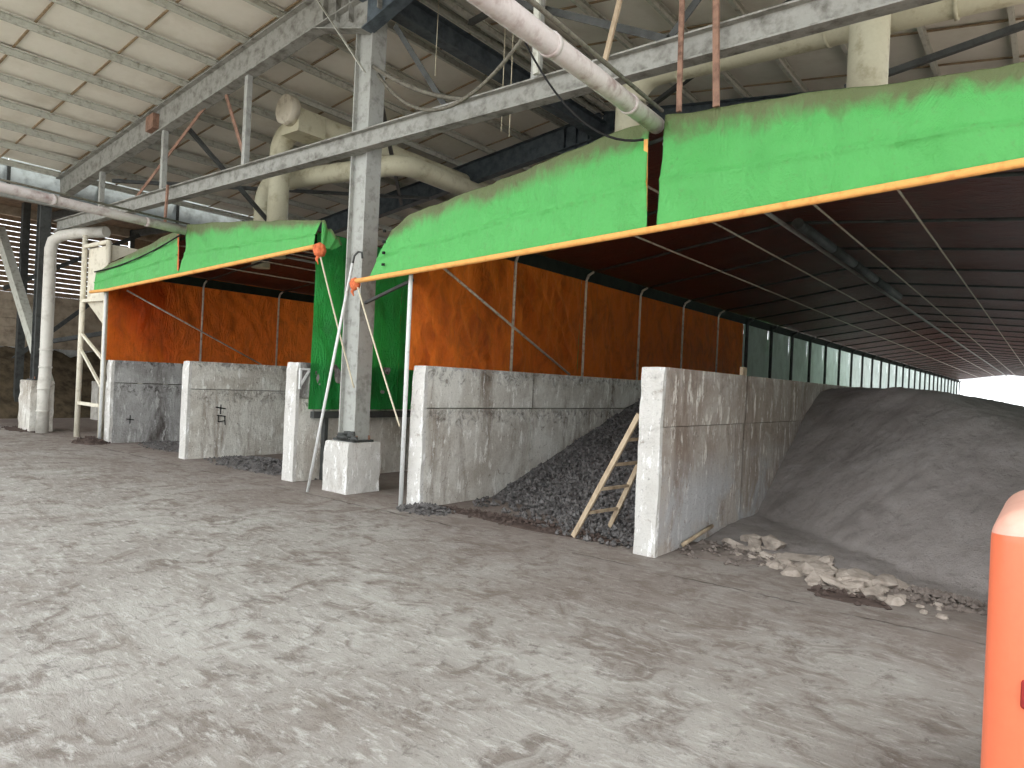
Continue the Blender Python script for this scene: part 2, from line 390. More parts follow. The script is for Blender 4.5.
# ridge beam and eave beam (run with the bays)
m = MB(); m.ibeam((XC, Y0, 6.93), (XC, Y1, 6.93), .22, .34, .02)
tag(m.build('ridge_beam', 'steel_blue'), 'dark blue-grey steel beam running along under the ridge', 'beam')
m = MB(); m.ibeam((EX0, Y0, 5.35), (EX0, Y1, 5.35), .14, .2, .014)
tag(m.build('eave_beam', 'steel'), 'grey steel beam along the left eave', 'beam')
# diagonal wind braces under the roof
for k, (a, c2, mt, lb) in enumerate((
        ((-4.7, .3, 6.35), (-10.2, 6.0, 6.1), 'steel_dark', 'dark diagonal roof brace crossing behind the left shed ducts'),
        ((-13.0, .2, 5.6), (-9.3, 6.1, 6.15), 'steel_dark', 'thin dark roof brace near the left eave'),
        ((-4.3, 6.0, 6.6), (1.9, 1.2, 6.15), 'steel_dark', 'dark angle brace crossing above the right green canopy'),
        ((1.0, 3.1, 5.45), (5.2, 3.1, 6.1), 'steel_dark', 'dark angle brace at the upper right above the canopy'),
        ((-9.55, .1, 6.05), (-9.55, 1.95, 4.6), 'steel_dark', 'steep dark brace left of the cream riser above the left canopy'),
        ((-3.6, 1.2, 6.75), (-.6, .3, 6.4), 'steel_dark', 'short dark brace above the tie beam right of the column'))):
    m = MB(); m.beam(a, c2, .07, .07); tag(m.build('roof_brace', mt), lb, 'brace', 'roof braces')

# ------------------------------------------------------------------ columns and plinths
def h_column(x, y, z0, z1, wx, wy, label, mat='steel'):
    t = thing('steel_column', label, 'column', (x, y, z0), 'steel columns')
    for s in (-1, 1):
        m = MB(); m.box(x + s * wx / 2 - (.02 if s > 0 else 0), x + s * wx / 2 + (.02 if s < 0 else 0), y - wy / 2, y + wy / 2, z0, z1); m.build('flange', mat, t)
    m = MB(); m.box(x - wx / 2 + .02, x + wx / 2 - .02, y - .07, y - .055, z0, z1); m.build('web', mat, t)
    m = MB(); m.box(x - wx / 2 - .06, x + wx / 2 + .06, y - wy / 2 - .04, y + wy / 2 + .04, z0, z0 + .03); bp = m.build('base_plate', 'steel_dark', t)
    for sx in (-1, 1):
        for sy in (-1, 1):
            m = MB(); cx, cy = x + sx * (wx / 2 + .03), y + sy * (wy / 2 - .02); m.tube([(cx, cy, z0 + .03), (cx, cy, z0 + .09)], .016, 6); m.build('bolt', 'rust', bp)
    return t
h_column(-4.545, .2, .7, 6.75, .35, .26, 'tall grey steel column standing on the white concrete block between the sheds')
h_column(XC, 6.2, 0, 6.4, .3, .24, 'blue-grey steel column behind the main green canopy', 'steel_blue')
h_column(-15.62, -.22, 1.18, 5.9, .24, .22, 'grey steel column standing on the rough plinth at far left', 'steel_dark')

def block(name, x0, x1, y0, y1, z1, mat, label, seed, rgh=.02):
    m = MB()
    def ring(z, inset):
        out = []
        pts = []
        for (ax, ay, bx, by) in ((x0, y0, x1, y0), (x1, y0, x1, y1), (x1, y1, x0, y1), (x0, y1, x0, y0)):
            for k in range(5):
                pts.append((ax + (bx - ax) * k / 5, ay + (by - ay) * k / 5))
        cx, cy = (x0 + x1) / 2, (y0 + y1) / 2
        for px, py in pts:
            d = rgh * fbm(px * 5 + seed, py * 5, z * 5)
            out.append((cx + (px - cx) * (1 - inset) + d, cy + (py - cy) * (1 - inset) + d, z))
        return out
    n = 8
    rings = [ring(z1 * k / n, 0) for k in range(n)] + [ring(z1 - .015, .005), ring(z1, .06)]
    m.quadstrip(rings, True, True, False)
    return tag(m.build(name, mat), label, 'plinth', 'column plinths')
block('concrete_plinth', -4.83, -4.3, -.08, .5, .7, 'conc_end', 'white painted concrete block under the tall column between the sheds', 1, .012)
block('concrete_plinth', -15.98, -15.22, -.45, .02, 1.18, 'conc_light', 'chipped grey concrete plinth under the far left column', 5, .02)

# rag stuffed at column foot
m = MB()
for k in range(7):
    c0 = Vector((-4.58 + .05 * k - .06 * (k % 2), .0 + .02 * (k % 3), .735 + .03 * (k % 3)))
    m.tube([c0 + Vector((-.06, 0, 0)), c0 + Vector((-.02, -.02, .02)), c0 + Vector((.03, .01, .03)), c0 + Vector((.07, 0, 0))], .03, 6, True, [.01, .035, .03, .01])
tag(m.build('wire_bundle', 'steel_dark'), 'crumpled dark wire bundle at the foot of the tall column', 'wire')

# ------------------------------------------------------------------ concrete bay walls
def bay_wall(x0, x1, label, mat_up, mat_lo, mat_end, z1=1.78, ylen=14.1, seg=2.35, zj=1.25, yst=0.0, group='concrete bay walls', endw=.06, jg=.007):
    t = thing('concrete_wall', label, 'wall', ((x0 + x1) / 2, yst, 0), group)
    # whitewashed rough end pier
    m = MB(); n = 14; rings = []
    for k in range(n + 1):
        z = z1 * k / n; r = []
        for (px, py) in ((x0, yst), (x0 + (x1 - x0) * .33, yst), (x0 + (x1 - x0) * .66, yst), (x1, yst), (x1, yst + endw), (x0, yst + endw)):
            e = .012 * fbm(px * 6, py * 6 + seg, z * 4); top = .02 if k == n else 0
            r.append((px + e, py + abs(e) + (top if py == yst else 0), z - (.012 * abs(fbm(px * 9, z * 3)) if k == n else 0)))
        rings.append(r)
    m.quadstrip(rings, True, True, False); m.build('end_pier', mat_end, t)
    y = yst + endw; k = 0
    while y < yst + ylen - .05:
        ye = min(y + (seg if k else 2.28 - endw), yst + ylen)
        a, b_ = y + (.025 if k else 0), ye - .025
        for (zz0, zz1, mt, pr) in ((0, zj - jg, mat_lo, 0), (zj + jg, z1, mat_up, .012)):
            def face(xs, sg):
                def f(u, v):
                    yy, zz = a + (b_ - a) * u, zz0 + (zz1 - zz0) * v
                    e = .014 * fbm(yy * 1.7 + xs * 3, zz * 2.1, xs) if 0 < u < 1 and 0 < v < 1 else -.004
                    return (xs + sg * (pr + e), yy, zz)
                return f
            m = MB(); m.grid(face(x1, 1), 8, 5); m.grid(face(x0, -1), 4, 3, True, True)
            i0, i1 = x0 - pr + .004, x1 + pr - .004
            m.box(i0 + .01, i1 - .01, a, b_, zz0, zz1 - .002)
            m.build('panel', mt, t, False)
        y = ye; k += 1
    return t
bay_wall(0, .23, 'mud-caked brown concrete wall with bright white end, nearest the camera', 'conc_mud', 'conc_mud', 'conc_end', 1.83, jg=.003)
bay_wall(-W, -2.98, 'pale stained concrete wall between the black granule heap and the column', 'conc_light', 'conc_light', 'conc_end')
bay_wall(-5.93, -5.66, 'white-ended concrete wall under the right side of the left shed', 'conc_grey', 'conc_light', 'conc_end')
bay_wall(-9.12, -8.9, 'pale concrete wall in the middle of the left shed', 'conc_light', 'conc_light', 'conc_end', 1.75)
bay_wall(-12.34, -12.1, 'grey stained concrete wall at the left side of the left shed', 'conc_grey', 'conc_grey', 'conc_end', 1.72)
bay_wall(3.3, 3.53, 'concrete wall at the right side of the main shed', 'conc_mud', 'conc_mud', 'conc_end')
mk = None
for wname, x, marks in (('concrete_wall.003', -8.872, [((.62, .98), (.62, .80)), ((.52, .93), (.72, .90)), ((.55, .78), (.72, .76)), ((.58, .78), (.58, .66)), ((.58, .66), (.72, .68)), ((.70, .76), (.72, .6))]), ('concrete_wall.004', -12.078, [((.40, .58), (.40, .40)), ((.32, .50), (.48, .48))])):
    w_ = bpy.data.objects[wname]; m = MB()
    for (y0, z0), (y1, z1) in marks: m.beam((x, y0, z0), (x, y1, z1), .02, .004, (1, 0, 0))
    tag(m.build('painted_mark', 'black', w_), 'small black painted mark')
# stub of plywood on the near wall, and stub channel on gap wall
m = MB(); m.box(.02, .06, 2.62, 2.76, 1.83, 1.95); tag(m.build('wood_chock', 'wood'), 'small wooden chock standing on top of the near brown wall', 'block')
t = thing('rail_channel', 'grey steel channel rail along the low wall between the sheds', 'rail', (-5.6, .5, 1.0))
m = MB(); m.beam((-5.59, .25, 1.0), (-5.59, 9, 1.0), .09, .1); m.build('channel', 'steel_dark', t)
for y in (.5, 2.5, 4.5, 6.5):
    m = MB(); m.box(-5.645, -5.56, y - .03, y + .03, .0, .95); m.build('bracket', 'steel_dark', t)

# ------------------------------------------------------------------ tarpaulin sheds
def tarp_wall(x, sgn, ya, yb, z0, z1, amp, seed, flip):
    """sheet in a plane of constant x with slanted drag folds"""
    m = MB()
    def f(u, v):
        y, z = ya + (yb - ya) * u, z0 + (z1 - z0) * v
        d = amp * (abs(math.sin((y * 1.0 + z * .75) * 6 + 2.6 * fbm(y * .8 + seed, z * .8))) ** .7 * .8 - .5 + fbm(y * 1.3 + seed, z * .55, seed) * 1.0 + .35 * fbm(y * 5 + seed, z * 1.6, seed))
        d *= min(1, 6 * u + .25, 6 * (1 - u) + .25)
        return (x + sgn * d, y, z)
    m.grid(f, 44, 28, True, flip); return m
def shed(name, label, x0, xm, x1, eL, rg, eR, n, nback, wl, wr, hem, S=1.967):
    L = S * n
    t = thing(name, label, 'shed', (xm, 0, 0))
    zb = 1.78
    # posts and rafters
    for i in range(n + 1):
        y = max(S * i, .04); zf = zb if y < 13.9 else 0
        for (x, e) in ((x0 + .03, eL - .06), (x1 - .03, eR - .06)):
            if i == 0: continue
            m = MB(); dr = 1 if x < xm else -1
            m.tube([(x, y, zf), (x, y, e - .14), (x + dr * .04, y, e - .05), (x + dr * .14, y, e)], .022 if i < 6 else .045, 8)
            m.build('post', 'rod' if i < 6 else 'steel_dark', t)
        m = MB(); m.tube([(x0 + .22, y, eL - .05), (xm, y, rg - .09), (x1 - .22, y, eR - .05)], .022, 6); m.build('rafter', 'steel_dark', t)
    # purlin tubes and ridge tube
    for fr, side in ((.5, -1), (.5, 1), (.8, -1), (.8, 1)):
        x = xm + (x0 - xm if side < 0 else x1 - xm) * (1 - fr); e = eL if side < 0 else eR
        z = e + (rg - e) * fr - .12
        m = MB(); m.tube([(x, 0.05, z), (x, L, z)], .014, 6); m.build('purlin', 'rod', t)
    m = MB(); m.tube([(xm, .05, rg - .14), (xm, L, rg - .14)], .03, 8); m.build('ridge_tube', 'steel', t)
    # roof sheets, sagging between rafters
    for side, xe, e in ((-1, x0 - .13, eL), (1, x1 + .11, eR)):
        def f(u, v):
            y = -.02 + (L + .02) * u; x = xe + (xm - xe) * v
            sag = -.02 * math.sin(math.pi * y / S) ** 2 - .02 * fbm(x * 1.2, y * .6)
            return (x, y, e + (rg - e) * v + .03 + sag * math.sin(math.pi * v))
        m = MB(); m.grid(f, n * 6, 8, True, side < 0); m.build('roof_tarp', 'roof_tarp', t, False)
    # dark eave bands
    for (x, e) in ((x0 + .01, eL), (x1 - .01, eR)):
        m = MB(); m.box(x - .01, x + .015 , .1, L, e - .2, e + .0); m.build('eave_band', 'band', t)
    # side sheets, one per bay between posts
    cache = {}
    for i in range(n):
        ya, yb = S * i, S * (i + 1)
        for side, x, e, mt in ((-1, x0 - .07, eL, wl), (1, x1 + .05, eR, wr)):
            mtn = mt if i < nback else 'white_tarp'
            zlow = zb - .06
            if mt == 'green_side': zlow = 1.08
            if i >= 7: zlow = .3
            key = (side, mtn, zlow) if i > 2 else (side, i)
            if key not in cache:
                m = tarp_wall(x, side, (.2 if mt == 'green_side' and i == 0 else 0), yb - ya, zlow, e + .02, (.075 if i < 2 else .03), i * 3.1 + x, side < 0)
                cache[key] = m.mesh('wall_tarp', mtn, False)
            o = link('wall_tarp', cache[key], t); o.location = (0, ya, 0)
    # diagonal front braces
    for (x, e, dr) in ((x0 + .06, eL, 1), (x1 - .06, eR, 1)):
        m = MB(); m.tube([(x, .3, e - .5), (x, 3.5, zb + .02)], .018, 6); m.build('brace', 'rod', t)
    # white front corner poles down to the ground
    for x in (x0 - .03,):
        m = MB(); m.tube([(x, -.07, 0), (x, -.07, eL - .1)], .028, 10); m.build('corner_pole', 'white_pole', t)
    return t
def valance(parent, prof_top, prof_bot, y, seed, mat='green', flare=0):
    """hanging strip: prof = list of (x, z) along its length"""
    def ip(pr, u):
        xs = pr[0][0] + (pr[-1][0] - pr[0][0]) * u
        for (xa, za), (xb, zb_) in zip(pr, pr[1:]):
            if xs <= xb + 1e-6:
                k = (xs - xa) / (xb - xa); return xs, za + (zb_ - za) * k
        return pr[-1]
    def f(u, v):
        a = ip(prof_bot, u); c_ = ip(prof_top, u)
        x = a[0] + (c_[0] - a[0]) * v; z = a[1] + (c_[1] - a[1]) * v
        z += (.014 * fbm(x * 1.8, seed) if v > .97 else 0)
        d = .022 * math.sin(x * 9 + 3 * fbm(x * .9, z, seed) + z * 2) * (v ** .6) * (.4 + abs(fbm(x * .7, seed))) + .05 * fbm(x * .6, z * 1.0, seed) + .012 * fbm(x * 4, z * 1.3, seed)
        d += .03 * math.sin(x * 4.1 + z * 5 + 4 * fbm(x * .5, z * .8, seed + 5)) * fbm(x * .8 + 3, z, seed) - .02 * math.exp(-((v - .42 - .02 * fbm(x, seed)) / .025) ** 2)
        return (x, y + d - .05 * (1 - v), z)
    m = MB(); m.grid(f, 140, 40, True, False)
    o = m.build('valance', mat, parent, False); sd = o.modifiers.new('thick', 'SOLIDIFY'); sd.thickness = .004; sd.offset = 0
    return o

# main shed
main = shed('tarpaulin_shed', 'large tarpaulin shed with green front canopy over the grey ash heap', -W, .12, 3.45, 3.62, 4.14, 3.82, 32, 6, 'wall_tarp', 'white_tarp', None)  # unseen right wall sheeted white to keep the light on the ash neutral
v1 = valance(main, [(-3.62, 3.5), (-3.4, 3.58), (-2.9, 3.72), (0.02, 4.19)], [(-3.95, 2.88), (.08, 3.13)], -.12, 3.3)
v2 = valance(main, [(.2, 4.2), (1.5, 4.12), (3.0, 4.0), (3.75, 3.92)], [(.17, 3.12), (3.75, 3.33)], -.12, 9.1)
m = MB(); m.tube([(-4.12 + 8 * k / 24, -.215, 2.865 + .475 * k / 24 - .012 * math.sin(math.pi * k / 24)) for k in range(25)], .034, 8); m.build('hem_pipe', 'orange_hem', main)
m = MB(); m.prism([(.015, -.15, 3.3), (.06, -.15, 3.3), (.035, -.15, 4.0), (-.005, -.15, 4.0)], [(.015, -.14, 3.3), (.06, -.14, 3.3), (.035, -.14, 4.0), (-.005, -.14, 4.0)]); m.build('edge_tape', 'orange_hem', main)
for k, z in enumerate((3.05, 3.2, 3.34, 3.48)):     # eyelets up the left edge
    m = MB(); x = -3.62 - .0 * k; m.tube([(x, -.2, z - .015), (x, -.2, z + .015)], .022, 8); m.build('eyelet', 'black', main)
# rolled pipes along the ridge inside
for (ya, yb) in ((3.4, 5.2), (5.3, 6.6), (6.7, 8.4), (8.5, 11)):
    m = MB(); m.tube([(.42, ya, 3.9), (.42, yb, 3.9)], .075, 10); m.build('ridge_roll', 'steel_dark', main)
# left shed
left = shed('tarpaulin_shed', 'tarpaulin shed with green front canopy at left beyond the tall column', -12.32, -9.11, -5.66, 3.7, 4.1, 3.72, 12, 12, 'wall_tarp', 'green_side', None)
valance(left, [(-12.7, 3.58), (-11.2, 3.82), (-9.22, 4.12)], [(-12.7, 3.13), (-12.2, 3.14), (-9.18, 3.28)], -.1, 21.3)
valance(left, [(-9.0, 4.16), (-7, 4.0), (-5.08, 3.8)], [(-9.08, 3.285), (-5.15, 3.42)], -.1, 31.7)
m = MB(); m.tube([(-12.82 + 7.72 * k / 20, -.19, 3.13 + max(0, k - 2) / 18 * .28) for k in range(21)], .034, 8); m.build('hem_pipe', 'orange_hem', left)
m = MB(); m.prism([(-9.2, -.14, 3.35), (-9.15, -.14, 3.35), (-9.2, -.14, 4.0), (-9.24, -.14, 4.0)], [(-9.2, -.13, 3.35), (-9.15, -.13, 3.35), (-9.2, -.13, 4.0), (-9.24, -.13, 4.0)]); m.build('edge_tape', 'orange_rag', left)
# side return flap of the left canopy, gathered into the orange knot
m = MB()
def flap(u, v):
    zt = 3.8 - .25 * u; zb_ = 3.42; p = .5 * (1 - v)
    return (-5.08 + .02 * math.sin(u * 12), -.1 + (.38 * u) * (1 - p * .9), zb_ + (zt - zb_) * v + .03 * math.sin(u * 17) * v)
m.grid(flap, 16, 10); m.build('side_flap', 'green', left, False)

def knot(x, y, z, label, r=.1):
    m = MB()
    for k in range(6):
        a = k * 1.1; pts = []
        for q in range(9):
            th = q / 8 * 2 * math.pi
            pts.append((x + r * .55 * math.cos(th) * math.cos(a), y + r * .55 * math.cos(th) * math.sin(a), z + r * .7 * math.sin(th)))
        m.tube(pts, r * .42, 7)
    m.tube([(x, y, z - r * .5), (x - .02, y - .03, z - r * 1.3), (x + .01, y - .02, z - r * 2)], .02, 6, True, [.03, .022, .008])
    return tag(m.build('rag_knot', 'orange_rag'), label, 'rag', 'orange rag knots')
knot(-4.98, -.19, 3.35, 'orange rag knot at the right end of the left canopy hem')
knot(-4.16, -.2, 2.83, 'orange rag knot tying the main canopy hem to the column', .08)

# small bracket frame seen on the gap wall
t = thing('angle_bracket', 'small white angle bracket bolted to the wall end below the green flap', 'bracket', (-5.63, .2, 1.45))
for a, c2 in (((-5.63, .03, 1.68), (-5.63, .2, 1.68)), ((-5.63, .04, 1.42), (-5.63, .19, 1.66)), ((-5.63, .04, 1.38), (-5.63, .04, 1.68))):
    m = MB(); m.beam(a, c2, .03, .03, (1, 0, 0)); m.build('bar', 'white_pole', t)

# ------------------------------------------------------------------ long dusty pipes toward the yard
def yard_pipe(pts, label, r):
    t = thing('overhead_pipe', label, 'pipe', pts[0], 'pipes on the shed ridges')
    m = MB(); m.tube(pts, r, 14); m.build('tube', 'pipe', t)
    for k in range(1, len(pts)):
        a, c2 = Vector(pts[k - 1]), Vector(pts[k]); mid = a.lerp(c2, .5); d = (c2 - a).normalized() * .03
        m = MB(); m.tube([mid - d, mid + d], r * 1.1, 14); m.build('clamp', 'pipe', t)
    a, c2 = Vector(pts[0]), Vector(pts[-1])
    m = MB(); m.tube([a + Vector((.05, 0, r + .05)), c2 + Vector((.05, 0, r + .05))], .018, 6); m.build('conduit', 'cable', t)
    return t
yard_pipe([(.1, -.1, 4.13), (.27, -1.5, 4.02), (.48, -3.0, 3.86), (.75, -4.8, 3.68)], 'dusty white overhead pipe ending at the split in the main green canopy', .08)
yard_pipe([(-9.05, -.05, 4.05), (-8.95, -1.5, 4.07), (-8.6, -3.0, 4.05), (-8.25, -5.5, 4.0)], 'dusty white overhead pipe ending at the split in the left green canopy', .072)

# hangers
for (x, y, za, zb_, dx, mt, lb, wd) in ((.34, -.14, 4.2, 7.0, -.05, 'rust', 'rusty hanger bar left of the pair above the canopy split', .045), (.7, -.14, 4.17, 6.9, -.13, 'rust', 'rusty hanger bar right of the pair above the canopy split', .055), (-.5, -.12, 4.9, 6.9, .5, 'wood', 'pale wooden stick leaning on the tie beam', .05), (-1.36, -.12, 4.97, 7.05, -.08, 'steel_lite', 'pale grey hanger bar behind the overhead pipe', .07)):
    m = MB(); m.beam((x, y, za), (x + dx, y, zb_), wd, wd * .6, (0, 1, 0)); tag(m.build('hanger_bar', mt), lb, 'bar', 'hanger bars')
m = MB(); m.beam((-9.75, -.14, 4.15), (-9.7, -.14, 4.95), .06, .03, (0, 1, 0)); tag(m.build('hanger_bar', 'rust'), 'rusty hanger bar under the tie beam above the left canopy', 'bar', 'hanger bars')

# ------------------------------------------------------------------ ducts
def arc(c, a, b_, n=7):
    """quarter bend from c+a to c+b_ (a, b_ are radius vectors away from centre)"""
    c, a, b_ = Vector(c), Vector(a), Vector(b_)
    return [c + a * math.cos(k / n * math.pi / 2) + b_ * math.sin(k / n * math.pi / 2) for k in range(n + 1)]
def rings_on(t, pts, r, mat='duct'):
    for p, d in pts:
        p, d = Vector(p), Vector(d).normalized(); m = MB(); m.tube([p - d * .02, p + d * .02], r * 1.06, 20); m.build('joint_ring', mat, t)
t = thing('ventilation_duct', 'cream duct rising from the left shed and bending into the round fan housing', 'duct', (-9.1, 1.75, 4), 'ventilation ducts')
m = MB(); m.tube([(-9.1, 1.75, 3.9), (-9.1, 1.75, 5.75)] + arc((-8.7, 1.75, 5.95), (-.4, 0, 0), (0, 0, .4)) + [(-8.45, 1.75, 6.35)], .2, 20); m.build('riser', 'duct', t)
m = MB(); m.box(-8.55, -8.0, 1.4, 2.0, 6.12, 6.55); m.build('fan_box', 'duct', t)
m = MB(); m.tube([(-8.22, 1.22, 6.5), (-8.22, 1.4, 6.5)], .27, 22); m.build('fan_cover', 'cream', t)
m = MB(); m.tube([(-8.25, 1.9, 6.4), (-8.25, 13, 6.35)], .24, 22); m.build('trunk', 'duct', t)
rings_on(t, [((-9.1, 1.75, 5.7), (0, 0, 1)), ((-8.5, 1.75, 6.35), (1, 0, 0)), ((-8.25, 3.2, 6.4), (0, 1, 0)), ((-8.25, 5.4, 6.39), (0, 1, 0))], .22)
t = thing('ventilation_duct', 'cream duct elbow beside the riser on the left shed, running to the right', 'duct', (-10.4, 2.2, 4), 'ventilation ducts')
m = MB(); m.tube([(-10.35, 2.2, 3.85), (-10.35, 2.2, 5.15)] + arc((-9.9, 2.2, 5.2), (-.45, 0, 0), (0, 0, .45)) + [(-9.0, 2.35, 5.65), (-6.9, 2.6, 5.6)] + arc((-6.9, 3.0, 5.6), (0, -.4, 0), (.4, 0, 0))[1:] + [(-6.5, 6, 5.55)], .19, 20); m.build('pipe_run', 'duct', t)
rings_on(t, [((-10.35, 2.2, 5.1), (0, 0, 1)), ((-9.5, 2.27, 5.65), (1, .1, 0))], .2)
t = thing('ventilation_duct', 'long cream duct running across above the main canopy', 'duct', (-1.8, 2.6, 6), 'ventilation ducts')
m = MB(); m.tube([(-1.72, 2.6, 3.9), (-1.72, 2.6, 5.65)] + arc((-1.32, 2.6, 5.66), (-.4, 0, 0), (0, 0, .4)) + [(1.0, 2.6, 6.0), (6.2, 2.6, 5.88)], .21, 20); m.build('pipe_run', 'duct', t)
rings_on(t, [((-1.0, 2.6, 6.05), (1, 0, 0)), ((.9, 2.6, 6.02), (1, 0, 0)), ((2.2, 2.6, 5.97), (1, 0, 0))], .22)
t = thing('ventilation_duct', 'upright cream duct rising through the right half of the main canopy', 'duct', (1.48, 2.0, 4), 'ventilation ducts')
m = MB(); m.tube([(1.48, 2.0, 3.95), (1.48, 2.0, 6.25)] + arc((1.48, 2.35, 6.25), (0, -.35, 0), (0, 0, .35))[1:] + [(1.48, 3.2, 6.5)], .2, 22); m.build('riser', 'duct', t)
rings_on(t, [((1.48, 2.0, 6.1), (0, 0, 1))], .21)

# ------------------------------------------------------------------ ropes, poles, cables
def sag(a, c2, s, n=14):
    a, c2 = Vector(a), Vector(c2)
    return [a.lerp(c2, k / n) + Vector((0, 0, -s * 4 * (k / n) * (1 - k / n))) for k in range(n + 1)]
t = thing('hooked_pole', 'long white hooked pole leaning on the tall column', 'pole', (-4.8, -.34, 0))
m = MB(); m.tube([(-4.8, -.34, .0), (-4.27, -.17, 3.12)], .02, 8); m.build('shaft', 'white_pole', t)
m = MB(); m.tube([(-4.27, -.17, 3.1), (-4.25, -.16, 3.22), (-4.2, -.14, 3.27), (-4.14, -.13, 3.26), (-4.12, -.13, 3.18)], .014, 8); m.build('hook', 'steel_dark', t)
m = MB(); m.tube(sag((-4.96, -.19, 3.27), (-4.36, .02, 1.45), .02), .012, 6); tag(m.build('rope', 'rope'), 'pale rope hanging from the left canopy knot behind the column', 'rope', 'tie ropes')
m = MB(); m.tube(sag((-4.1, -.2, 2.78), (-3.28, -.1, 1.0), .02), .012, 6); tag(m.build('rope', 'rope'), 'pale rope from the column knot down to the pale wall', 'rope', 'tie ropes')
m = MB(); m.tube(sag((-4.25, .1, 5.75), (-1.2, -.6, 5.1), .6, 22), .022, 6); tag(m.build('cable', 'cable'), 'thick grey cable drooping from the column to the overhead pipe', 'cable', 'hanging cables')
m = MB(); m.tube(sag((-4.3, .05, 5.85), (-2.3, .05, 4.95), .12), .03, 6); tag(m.build('cable', 'cable'), 'grey cable bundle running from the column to the tie beam', 'cable', 'hanging cables')
m = MB(); m.tube(sag((-1.15, -.6, 5.05), (.02, -.2, 3.98), .3), .012, 6); tag(m.build('cable', 'black'), 'thin black cable sagging below the overhead pipe', 'cable', 'hanging cables')
m = MB(); m.beam((-5.3, -.18, 6.95), (-4.35, -.05, 5.75), .06, .01); tag(m.build('steel_strap', 'steel_lite'), 'pale steel strap crossing in front of the tall column top', 'strap')
m = MB(); m.tube(sag((-12.72, -.17, 3.55), (-9.06, -.15, 3.99), .1), .014, 6); tag(m.build('cable', 'black'), 'thin dark cable sagging along the top of the left canopy', 'cable', 'hanging cables')
for (x, z, wl_) in ((-3.2, 5.2, 'left'), (-3.05, 5.1, 'right')):
    m = MB(); m.tube([(x, 1.5, RT(x) + .17), (x + .02, 1.5, z)], .008, 5); tag(m.build('hanging_wire', 'rope'), wl_ + ' one of two thin pale wires hanging behind the tie beam', 'wire', 'hanging wires')
m = MB(); m.tube([(-3.85, .8, RT(-3.85) + .17), (-3.86, .8, 5.9)], .006, 5); tag(m.build('hanging_wire', 'rope'), 'single thin wire hanging under the ridge beam', 'wire')
m = MB(); m.beam((-4.3, .1, 2.62), (-3.25, -.02, 2.86), .035, .035); tag(m.build('stay_bar', 'steel_dark'), 'dark stay bar joining column and main shed corner', 'bar')

# ------------------------------------------------------------------ ladder
t = thing('ladder', 'weathered wooden ladder leaning against the near brown wall', 'ladder', (-.7, .3, 0))
ra, rb = Vector((-.77, .12, 0.02)), Vector((-.03, .06, 1.36)); off = Vector((.1, .55, 0)); off2 = Vector((0, .5, 0))
for k in (0, 1):
    a = ra + off * k; c2 = rb + off2 * k
    m = MB(); m.beam(a, c2, .05, .035, (0, 1, 0)); m.build('rail', 'wood', t)
for s in (.2, .4, .6, .8):
    m = MB(); m.beam((ra.lerp(rb, s)), (ra + off).lerp(rb + off2, s), .03, .03); m.build('rung', 'wood', t)
m = MB(); m.tube([(.27, .55, .05), (.27, 1.3, .14)], .022, 6); tag(m.build('stick', 'wood'), 'wooden stick lying on the ground along the near brown wall', 'stick')

# ------------------------------------------------------------------ heaps
def lerp_tab(tab, x):
    if x <= tab[0][0]: return tab[0][1]
    for (a, va), (c2, vc) in zip(tab, tab[1:]):
        if x <= c2: return va + (vc - va) * (x - a) / (c2 - a)
    return tab[-1][1]
def ss(x): x = max(0, min(1, x)); return x * x * (3 - 2 * x)
YF = [(.2, 2.75), (.6, 2.45), (1.0, 2.05), (1.6, 1.5), (2.2, 1.05), (2.8, .85), (3.4, .75)]
TOP = [(.2, 1.76), (1.4, 1.78), (2.0, 1.72), (2.8, 1.53), (3.4, 1.38)]
def ash_h(x, y):
    d = y - lerp_tab(YF, x)
    h = .62 * d; top = lerp_tab(TOP, x)
    h = -.12 * math.log(math.exp(-max(h, -2) / .12) + math.exp(-top / .12)) if h < 4 else top
    h += .03 * fbm(x * 2.2, y * 2.2, 3, 6) + .06 * fbm(x * .9, y * .9, 7) + .012 * fbm(x * 9, y * 9, 2)
    # low apron of fines before the slope
    ap = .10 * ss((y - .35 - .35 * fbm(x * 1.3, 2) - .5 * ss((1.0 - x) / .8)) / 1.3)
    return max(h, ap - .02 + .012 * fbm(x * 6, y * 6))
m = MB(); m.grid(lambda u, v: (.235 + 3.06 * u, .1 + 13.9 * v ** 1.6, ash_h(.235 + 3.06 * u, .1 + 13.9 * v ** 1.6)), 150, 260)
hp = m.build('ash_heap', 'ash', None, False); tag(hp, 'large smooth heap of dark grey ash filling the main shed bay', 'heap', None, 'stuff')
def gr_h(x, y):
    yf = lerp_tab([(-3, 1.35), (-2.3, 1.2), (-1.4, .8), (-.6, .5), (0, .15)], x) + .15 * fbm(x * 2, 4)
    return min(.33 * (y - yf), 1.5 + .1 * fbm(x, y)) + .03 * fbm(x * 3, y * 3)
m = MB(); m.grid(lambda u, v: (-2.965 + 2.96 * u, .1 + 10 * v ** 1.5, max(gr_h(-2.965 + 2.96 * u, .1 + 10 * v ** 1.5), -.03)), 40, 60)
rnd = random.Random(3)
